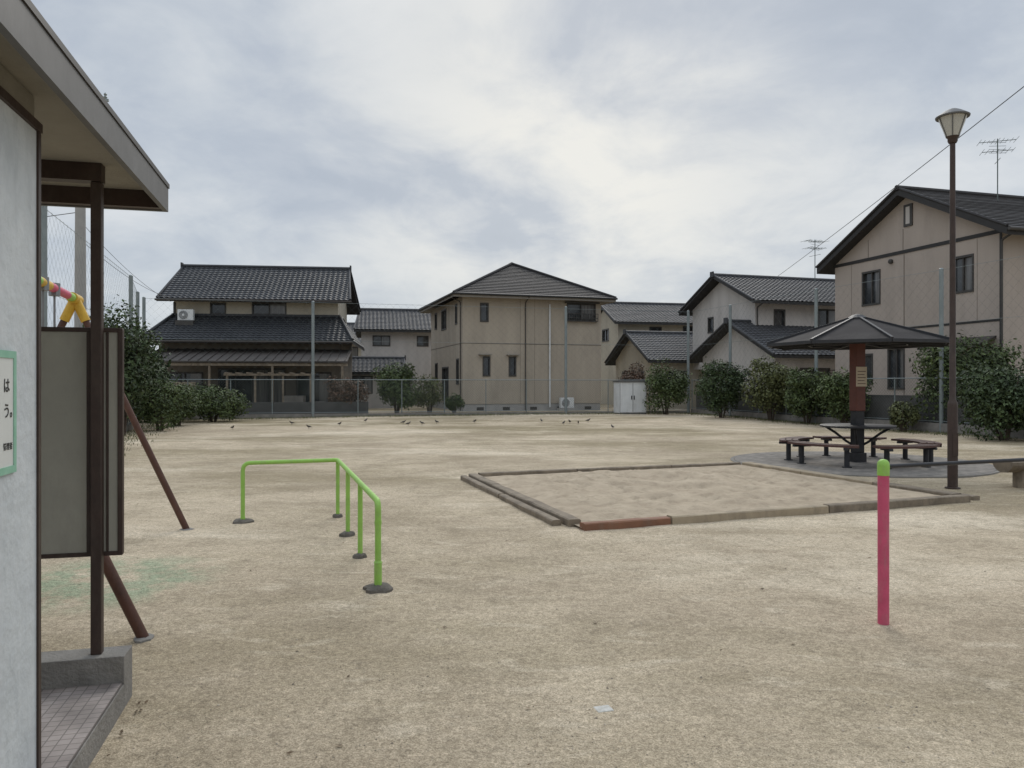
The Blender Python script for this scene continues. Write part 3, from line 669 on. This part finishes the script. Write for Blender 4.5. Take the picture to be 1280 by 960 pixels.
b=B(); P=Vector((-16,34.5,0)); d=Vector((1,.25,0)).normalized(); b.obox(P,d,Vector((-d.y,d.x,0)),0,9.4,-.3,.75,-.07,.07); b.build('low_block_wall',M['block'])

# white storage shed
h=empty('white_storage_shed',(5.35,38.2,.07),14)
b=B(); b.box(0,1.45,0,.8,.08,1.62); b.build('shell',M['white'],h,bevel=.01)
b=B(); b.box(-.04,1.49,-.05,.84,1.622,1.69); b.box(.02,1.43,.02,.78,0,.078); b.box(.7,.72,-.012,-.001,.15,1.58); b.box(.015,.03,-.012,-.001,.12,1.6); b.box(1.42,1.435,-.012,-.001,.12,1.6); b.box(.0,1.45,-.012,-.001,.1,.118); b.build('roof_and_trim',M['coping'],h)
b=B(); b.box(.62,.66,-.03,-.001,.75,.95); b.box(.76,.8,-.03,-.001,.75,.95); b.build('handles',M['steel_dark'],h)

# ---------------------------------------------------------------- utility poles & wires
def upole(name,x,y,H,rot,r=.17,arms=True):
    e=empty(name,(x,y,0),rot); b=B(); b.tube([(0,0,-.3),(0,0,H)],[r,r*.65],14); b.build('shaft',M['found'],e,True)
    if arms:
        b=B(); b.box(-.9,.9,-.18,-.1,H-.4,H-.32); b.box(-.7,.7,-.18,-.1,H-1.1,H-1.02)
        for xx in (-.8,-.3,.3,.8): b.lathe((xx,-.14),[(.03,H-.319),(.06,H-.26),(.03,H-.22),(.055,H-.17),(.02,H-.12)],10)
        b.build('crossarms_and_insulators',M['pole'],e)
        b=B(); b.lathe((.0,-.42),[(.2,H-2.6),(.22,H-2.5),(.22,H-1.8),(.1,H-1.72)],16); b.build('transformer',M['pole'],e,True)
    return e
upole('utility_pole',-14.05,25,11.2,10,r=.2)
upole('utility_pole.001',21.3,62,10.0,0)
def sag(p0,p1,s,n=16):
    p0=Vector(p0);p1=Vector(p1); return [p0.lerp(p1,i/n)-Vector((0,0,4*s*(i/n)*(1-i/n))) for i in range(n+1)]
b=B(); b.tube(sag((14.3,3,12.6),(20.9,62,9.9),.25),.016,5); b.build('overhead_cable',M['frame'])
b=B()
for k,z in enumerate((10.6,10.1,9.0,8.2,7.2)):
    b.tube(sag((-14.05-.3*(k%2),25,z),(-34,20+k*1.5,z-.6+.2*k),.7),.012,4)
for k,z in enumerate((6.9,6.3)): b.tube(sag((-14.05,25,z),(-18.2,41,6+.2*k),.3),.01,4)
b.build('overhead_cable.001',M['frame'])

# ---------------------------------------------------------------- sandbox
c_l=Vector((-.68,13.1,0)); c_b=Vector((4.55,15.06,0)); c_r=Vector((6.25,10.55,0)); c_f=Vector((.76,8.45,0))
h=empty('sandbox')
b=B(); n=90; m_=80
for j in range(m_+1):
    for i in range(n+1):
        s=i/n;t=j/m_
        p=c_l.lerp(c_b,s).lerp(c_f.lerp(c_r,s),t)
        ed=min(s,1-s,t,1-t)
        z=.04+.07*noise.noise(p*1.1)+.05*noise.noise(p*4.0)+.035*noise.noise(p*9)
        z=max(z*min(1,ed*8)+.02,.012)
        b.v.append((p.x,p.y,z))
for j in range(m_):
    for i in range(n): q=j*(n+1)+i; b.f.append((q,q+n+1,q+n+2,q+1))
b.build('sand',M['sand'],h,True)
def timber(name,p,q,mt,w=.13,hh=.08,z=.035,n=6):
    b=B(); p=Vector(p);q=Vector(q); d=(q-p).normalized(); s=Vector((-d.y,d.x,0))
    dz=random.uniform(-.008,.008)
    for k in range(n+1):
        c=p+(q-p)*(k/n); o=random.uniform(-.007,.007)
        for a,zz in ((-w/2,-.08),(-w/2,z+hh/2-.012),(-w/2+.015,z+hh/2),(w/2-.015,z+hh/2),(w/2,z+hh/2-.012),(w/2,-.08)):
            v=c+s*(a+o+random.uniform(-.003,.003)); b.v.append((v.x,v.y,zz+dz+random.uniform(-.003,.003)))
    for k in range(n):
        for j in range(6):
            a0=k*6+j;a1=k*6+(j+1)%6; b.f.append((a0,a1,a1+6,a0+6))
    b.f.append(tuple(range(6))); b.f.append(tuple(n*6+j for j in range(6))[::-1])
    b.build(name,M[mt],h)
def side(nm,p,q,parts,off=0,**k):
    for i,(a,b_,mt) in enumerate(parts): timber(f'{nm}_{i+1}',p.lerp(q,a+.002),p.lerp(q,b_-.002),mt,**k)
side('front_timber',c_f,c_r,[(0,.19,'wood_red'),(.19,.58,'wood_pale'),(.58,1.0,'wood')])
side('left_timber',c_l,c_f+Vector((-.02,.13,0)),[(0,.3,'wood'),(.3,.62,'wood'),(.62,.985,'wood')],w=.15)
side('left_outer_timber',c_l+Vector((-.17,0,0)),c_f+Vector((-.19,.1,0)),[(0.02,.5,'wood'),(.505,.96,'wood')],w=.11,hh=.05,z=.025)
side('back_timber',c_l,c_b,[(0.02,.35,'wood'),(.35,.7,'wood'),(.7,.98,'wood')],w=.11)
side('right_timber',c_b,c_r,[(.01,.35,'wood_pale'),(.35,.68,'wood_pale'),(.68,.97,'wood')],w=.2,hh=.09)
side('right_outer_timber',c_b+Vector((.22,.05,0)),c_r+Vector((.22,.05,0)),[(.3,.66,'wood'),(.665,.99,'wood')],w=.12,hh=.05,z=.025)
# ---------------------------------------------------------------- green rail
h=empty('green_low_handrail')
zt=.68; A_=Vector((-3.13,8.93,0));Bp=Vector((-2.11,9.3,0));E=Vector((-1.05,6.02,0)); Z=Vector((0,0,1))
b=B(); b.tube(fillet([A_-Z*.1,A_+Z*zt,Bp+Z*zt],.09),.024,12); b.tube(fillet([Bp+Z*zt-(Bp-A_)*.02,Bp+Z*zt,E+Z*zt,E-Z*.1],.08),.0245,12)
b.tube([Bp-Z*.1,Bp+Z*(zt-.01)],.023,12)
P1=Bp.lerp(E,.34);P2=Bp.lerp(E,.66)
for p in (P1,P2): b.tube([p-Z*.1,p+Z*(zt-.01)],.023,12)
b.tube([E-Z*.1,E+Z*.2],.03,14); b.tube([E+Z*.2,E+Z*.215],[.034,.026],14); b.tube([A_-Z*.1,A_+Z*.05],.028,12)
b.tube([E+Z*.5,E+Z*.53],.028,12)
b.build('pipes',M['green'],h,True)
b=B()
def pad(b,p,r):
    n=14; i0=len(b.v); rs=[random.uniform(.8,1.2) for _ in range(n)]
    for f,z in ((1.05,-.04),(1,.008),(.8,.022),(.3,.03)):
        for j in range(n): b.v.append((p[0]+r*f*rs[j]*math.cos(j*2*math.pi/n),p[1]+r*f*rs[j]*math.sin(j*2*math.pi/n),z+random.uniform(-.005,.005)))
    for k in range(3):
        for j in range(n): q=i0+k*n;j2=(j+1)%n; b.f.append((q+j,q+j2,q+n+j2,q+n+j))
    b.f.append(tuple(i0+3*n+j for j in range(n)))
for p,r in ((A_,.12),(Bp,.06),(P1,.08),(P2,.06),(E,.11)): pad(b,p,r)
b.build('concrete_footings',M['dconc'],h,True)
# ---------------------------------------------------------------- horizontal bar
h=empty('horizontal_exercise_bar'); p0=Vector((2.5,5.17,0)); p1=p0+Vector((1.7,.62,0))
b=B(); g=B()
for p in (p0,p1):
    b.tube([p-Z*.1,p+Z*.985],.036,18); g.lathe((p.x,p.y),[(.0385,.985),(.0395,1.05),(.036,1.075),(.022,1.09),(.005,1.095)],18)
b.build('posts',M['pink'],h,True); g.build('green_caps',M['green'],h,True)
b=B(); b.tube([p0+Z*1.045,p1+Z*1.045],.014,12); b.build('bar',M['steel_dark'],h,True)
# ---------------------------------------------------------------- swing set
h=empty('swing_set'); J1=Vector((-3.36,4.5,2.5)); J2=Vector((-4.62,8.12,2.5)); d=(J2-J1).normalized(); s=Vector((d.y,-d.x,0))
b=B()
for J in (J1,J2):
    for sg in (1,-1):
        ft=Vector((J.x,J.y,-.1))+s*sg*1.13; st=J+(ft-J)*.06; b.tube([st,ft],.035,14)
b.build('legs',M['rust'],h,True)
cols=['green','pink','yellow','green','pink','green','yellow','pink','pink','green']
for k in range(10):
    b=B(); a0=J1.lerp(J2,k/10); a1=J1.lerp(J2,(k+1)/10); b.tube([a0,a1],.042,14); b.build(f'top_bar_{k+1}',M[cols[k]],h,True)
b=B()
for J in (J1,J2):
    b.tube([J-d*.16,J+d*.16],.056,14)
    for sg in (1,-1):
        ft=Vector((J.x,J.y,-.1))+s*sg*1.13; b.tube([J,J+(ft-J)*.09],.048,14)
b.build('joint_collars',M['yellow'],h,True)
b=B(); c=B()
for t in (.3,.7):
    m0=J1.lerp(J2,t)
    for q in (-.22,.22):
        pt=m0+d*q; c.tube([pt-Z*.04,pt-Z*2.0],.01,6); c.tube([pt+Z*.05,pt-Z*.07],.05,8)
    cc=m0-Z*2.02; b.obox(cc,d,s,-.24,.24,-.02,.02,-.09,.09)
c.build('chains',M['chain'],h,True); b.build('seats',M['steel_dark'],h,bevel=.008)
b=B()
for J in (J1,J2):
    for sg in (1,-1): ft=Vector((J.x,J.y,0))+s*sg*1.09; pad(b,(ft.x,ft.y),.07)
for v in range(len(b.v)): b.v[v]=(b.v[v][0],b.v[v][1],b.v[v][2]*.5-.008)
b.build('leg_footings',M['conc'],h,True)
# ---------------------------------------------------------------- umbrella shelter
cx,cy=7.06,15.7
h=empty('umbrella_shelter_with_bench_ring',(cx,cy,0),17)
b=B(); b.lathe((0,0),[(2.42,-.05),(2.42,.008),(2.40,.012)],64); b.build('paver_pad',M['paver'],h)
b=B(); b.lathe((0,0),[(2.5,-.05),(2.5,.005),(2.43,.007),(2.425,-.05)],64); b.build('pad_edging',M['conc'],h)
b=B(); b.box(-.11,.11,-.11,.11,1.05,2.55); b.build('column_upper',M['col_red'],h,bevel=.015)
b=B(); b.box(-.125,.125,-.125,.125,0,.2); b.box(-.095,.095,-.095,.095,.2,1.05); b.build('column_lower',M['steel_dark'],h,bevel=.01)
b=B(); ph=R(22.5)
NP=8; rim=[(1.78*math.cos(ph+2*math.pi*k/NP),1.78*math.sin(ph+2*math.pi*k/NP)) for k in range(NP)]
ap=2.93
for k in range(NP):
    x0,y0=rim[k];x1,y1=rim[(k+1)%NP]; f=.1
    b.poly([(x0,y0,2.42),(x1,y1,2.42),(x1*f,y1*f,ap),(x0*f,y0*f,ap)]); b.poly([(x0,y0,2.39),(x0*f,y0*f,ap-.03),(x1*f,y1*f,ap-.03),(x1,y1,2.39)])
b.build('canopy_panels',M['canopy'],h)
b=B()
for k in range(NP):
    x0,y0=rim[k];x1,y1=rim[(k+1)%NP]
    b.beam((x0*1.01,y0*1.01,2.435),(x0*.08,y0*.08,ap+.015),.05,.05); b.beam((x0,y0,2.40),(x1,y1,2.40),.04,.06)
    b.beam((x0*.95,y0*.95,2.36),(0,0,2.46),.03,.05); b.beam((x0*.55,y0*.55,2.40),(x1*.55,y1*.55,2.40),.03,.04)
b.lathe((0,0),[(.2,ap-.03),(.2,ap+.02),(.1,ap+.08),(.02,ap+.1)],16)
b.build('canopy_frame',M['steel_dark'],h)
b=B(); b.lathe((0,0),[(.70,.72),(.72,.73),(.72,.755),(.70,.765)],36); b.build('table_top',M['steel_dark'],h,True)
b=B()
for k in range(4):
    a=k*math.pi/2+R(45); c_,s_=math.cos(a),math.sin(a)
    b.tube([(c_*.08,s_*.08,.35),(c_*.2,s_*.2,.42),(c_*.42,s_*.42,.6),(c_*.6,s_*.6,.715)],.025,8)
b.build('table_brackets',M['steel_dark'],h,True)
sl_=B(); lg=B()
for k in range(5):
    a0=R(k*72+6+20); a1=R(k*72+66+20)
    for r0,r1 in ((1.14,1.25),(1.27,1.38),(1.40,1.51)):
        n=12; i0=len(sl_.v)
        for j in range(n+1):
            a=a0+(a1-a0)*j/n
            for r,z in ((r0,.40),(r1,.40),(r1,.44),(r0,.44)): sl_.v.append((r*math.cos(a),r*math.sin(a),z))
        for j in range(n):
            q=i0+j*4
            for t in range(4): t2=(t+1)%4; sl_.f.append((q+t,q+t2,q+4+t2,q+4+t))
        sl_.f.append((i0,i0+1,i0+2,i0+3)); q=i0+n*4; sl_.f.append((q+3,q+2,q+1,q))
    for f in (.15,.85):
        a=a0+(a1-a0)*f; c_,s_=math.cos(a),math.sin(a)
        lg.tube([(c_*1.33,s_*1.33,-.02),(c_*1.33,s_*1.33,.36)],.05,10); lg.beam((c_*1.13,s_*1.13,.375),(c_*1.52,s_*1.52,.375),.07,.045)
        lg.lathe((c_*1.33,s_*1.33),[(.09,.005),(.09,.03)],12)
sl_.build('bench_slats',M['bench'],h); lg.build('bench_legs',M['steel_dark'],h)
b=B(); b.obox((0,0,0),(1,0,0),(0,-1,0),-.13,.13,1.55,1.95,.112,.12); o=b.build('notice_plate',M['cream'],h)
b=B()
for k in range(5): b.obox((0,0,0),(1,0,0),(0,-1,0),-.1,.1-.03*(k%2),1.60+k*.062,1.615+k*.062,.1205,.122)
b.build('notice_lines',M['bench'],h)
# ---------------------------------------------------------------- street lamp
h=empty('street_lamp',(6.77,11.8,0))
b=B(); b.lathe((0,0),[(.072,-.1),(.072,1.28),(.067,1.32),(.046,1.36),(.043,3.2),(.038,5.3)],20); b.lathe((0,0),[(.11,0.0),(.11,.012),(.08,.02)],20)
b.lathe((0,0),[(.055,5.3),(.07,5.33),(.07,5.37),(.095,5.40)],20); b.box(-.04,.04,-.082,-.07,.5,.85)
b.build('pole',M['brown'],h,True)
b=B(); b.lathe((0,0),[(.09,5.402),(.115,5.47),(.165,5.6),(.195,5.69)],24); b.build('glass_globe',M['lampglass'],h,True)
b=B(); b.lathe((0,0),[(.235,5.69),(.24,5.71),(.19,5.745),(.12,5.79),(.06,5.82),(.01,5.83)],24)
for k in range(6):
    a=k*math.pi/3; c_,s_=math.cos(a),math.sin(a); b.tube([(c_*.095,s_*.095,5.40),(c_*.12,s_*.12,5.47),(c_*.205,s_*.205,5.69)],.008,5)
b.build('lamp_cap',M['coping'],h,True)
# log bench
h=empty('half_log_bench',(7.6,11.9,0),14)
b=B(); n=12
for k in range(9):
    x=k*.2
    for j in range(n):
        a=math.pi+math.pi*j/(n-1); rr=.17*(1+random.uniform(-.05,.05)); b.v.append((x,rr*1.15*math.cos(a),.40+rr*math.sin(a)))
for k in range(8):
    for j in range(n): q=k*n; b.f.append((q+j,q+(j+1)%n,q+n+(j+1)%n,q+n+j))
b.f.append(tuple(range(n))[::-1]); b.f.append(tuple(8*n+j for j in range(n)))
b.build('half_log_seat',M['wood'],h)
b=B(); b.tube([(.35,0,-.05),(.35,0,.27)],.11,10); b.tube([(1.25,0,-.05),(1.25,0,.27)],.11,10); b.build('log_supports',M['wood'],h)
b=B(); b.box(-.042,.042,-.035,.035,-.02,.004); o=b.build('survey_marker_plate',M['plate'],None,bevel=.004); o.location=(.45,3.78,0); o.rotation_euler=(0,0,.3)

# ---------------------------------------------------------------- toilet building
h=empty('park_toilet_building',(-1.82,2.95,0),14.04)
b=B(); b.box(-2.6,0,-4.2,0,.12,2.565); b.build('walls',M['toilet_wall'],h)
b=B(); b.box(-2.61,.012,-4.2,.012,2.566,2.60); b.box(-.02,.008,-.02,.008,.12,2.565); b.build('wall_trim',M['brown'],h)
b=B(); b.box(-2.6,-.01,-4.2,-.01,2.601,2.695); b.box(-2.7,.165,-4.3,1.49,2.70,2.715); b.build('soffit',M['soffit'],h)
b=B(); b.box(.167,.194,-4.3,1.518,2.60,2.735); b.box(-2.8,.166,1.492,1.518,2.60,2.735); b.box(-2.8,.166,-4.3,1.49,2.717,2.735); b.build('roof_fascia',M['coping'],h)
b=B(); b.box(.15,.2,-4.3,1.524,2.737,2.762); b.box(-2.8,.15,1.47,1.524,2.737,2.762); b.build('roof_edge_cap',M['frame'],h)
b=B(); b.box(-2.6,.164,1.43,1.489,2.605,2.699); b.box(-2.6,-.005,.9,.97,2.61,2.698); b.build('eave_beam_and_shade_strip',M['brown'],h)  # dark strip stands in for shade inside the back fascia; plus beam over post
b=B(); b.box(-.058,-.008,.91,.96,.25,2.608); b.build('post',M['brown'],h,bevel=.004)
b=B(); b.box(-2.6,.10,-4.2,.858,.0,.12); b.build('tiled_platform',M['tilefloor'],h)
b=B(); b.box(-2.6,.098,-4.2,.856,-.1,-.001); b.box(.1005,.108,-4.2,.858,-.1,.112); b.box(-2.6,.108,.86,1.03,-.1,.25); b.build('platform_kerb',M['conc'],h,bevel=.006)
b=B(); b.box(-1.0,.055,.972,.99,.75,1.865); b.build('screen_panel',M['panel'],h)
b=B(); b.box(-1.0,.075,.965,.997,.73,.752); b.box(-1.0,.075,.965,.997,1.862,1.885); b.box(.053,.077,.963,.999,.735,1.88); b.box(-.09,-.07,.964,.971,.753,1.861); b.box(.0,.012,.964,.971,.753,1.861); b.build('screen_frame',M['brown'],h,bevel=.003)
b=B(); b.box(.001,.005,-.85,-.262,1.315,1.69); b.build('poster',M['paper'],h)
b=B(); b.box(.001,.008,-.262,-.24,1.29,1.715); b.box(.001,.008,-.85,-.262,1.69,1.715); b.box(.001,.008,-.85,-.262,1.29,1.315); b.build('poster_tape',M['tape'],h)
def text(s,y,z,size):
    c=bpy.data.curves.new('poster_text','FONT'); c.body=s; c.size=size; c.extrude=.0003; c.offset=size*.012
    o=bpy.data.objects.new('poster_text',c); COL.objects.link(o); o.parent=h; o.location=(.0062,y,z); o.rotation_euler=(R(90),0,R(90)); c.materials.append(M['ink'])
text('は',-.35,1.575,.055); text('う。',-.35,1.488,.055); text('管理者',-.352,1.375,.027)

# ---------------------------------------------------------------- birds
spots=[(-9.9,27.2),(-8.6,30),(-6.6,29.4),(-4.3,30.4),(-4.0,29.6),(-3.5,29.9),(-3.0,30.6),(-6.0,31.5),(-1.5,30.8),(1.2,31.2),(2.0,29.8),(2.3,30.6),(2.6,30.1),(3.1,31.3),(-7.3,27.6),(3.6,27.5)]
bodyv=None
for i,(x,y) in enumerate(spots):
    nm='bird' if i==0 else 'bird.%03d'%i
    e=empty(nm,(x,y,gh(x,y)),random.uniform(0,360)); e.scale=(.85,.85,.85)
    if bodyv is None:
        b=B(); b.tube([(-.15,0,.075),(-.09,0,.085),(-.04,0,.1),(.01,0,.105),(.05,0,.12),(.075,0,.15),(.09,0,.168),(.108,0,.168),(.12,0,.163),(.14,0,.158)],[.008,.018,.036,.042,.036,.021,.022,.019,.007,.002],10)
        for sg in (-1,1):
            b.tube([(.0,sg*.018,.075),(.0,sg*.02,0.0)],.004,5); b.tube([(.0,sg*.02,.004),(.03,sg*.025,.003)],.003,4)
            b.poly([(.04,sg*.036,.12),(.0,sg*.044,.125),(-.1,sg*.022,.1),(-.03,sg*.04,.09)])
        o=b.build('body_and_legs',M['bird'],e,True); bodyv=o.data
    else:
        o=bpy.data.objects.new('body_and_legs',bodyv); COL.objects.link(o); o.parent=e
print('objects',len(bpy.data.objects))
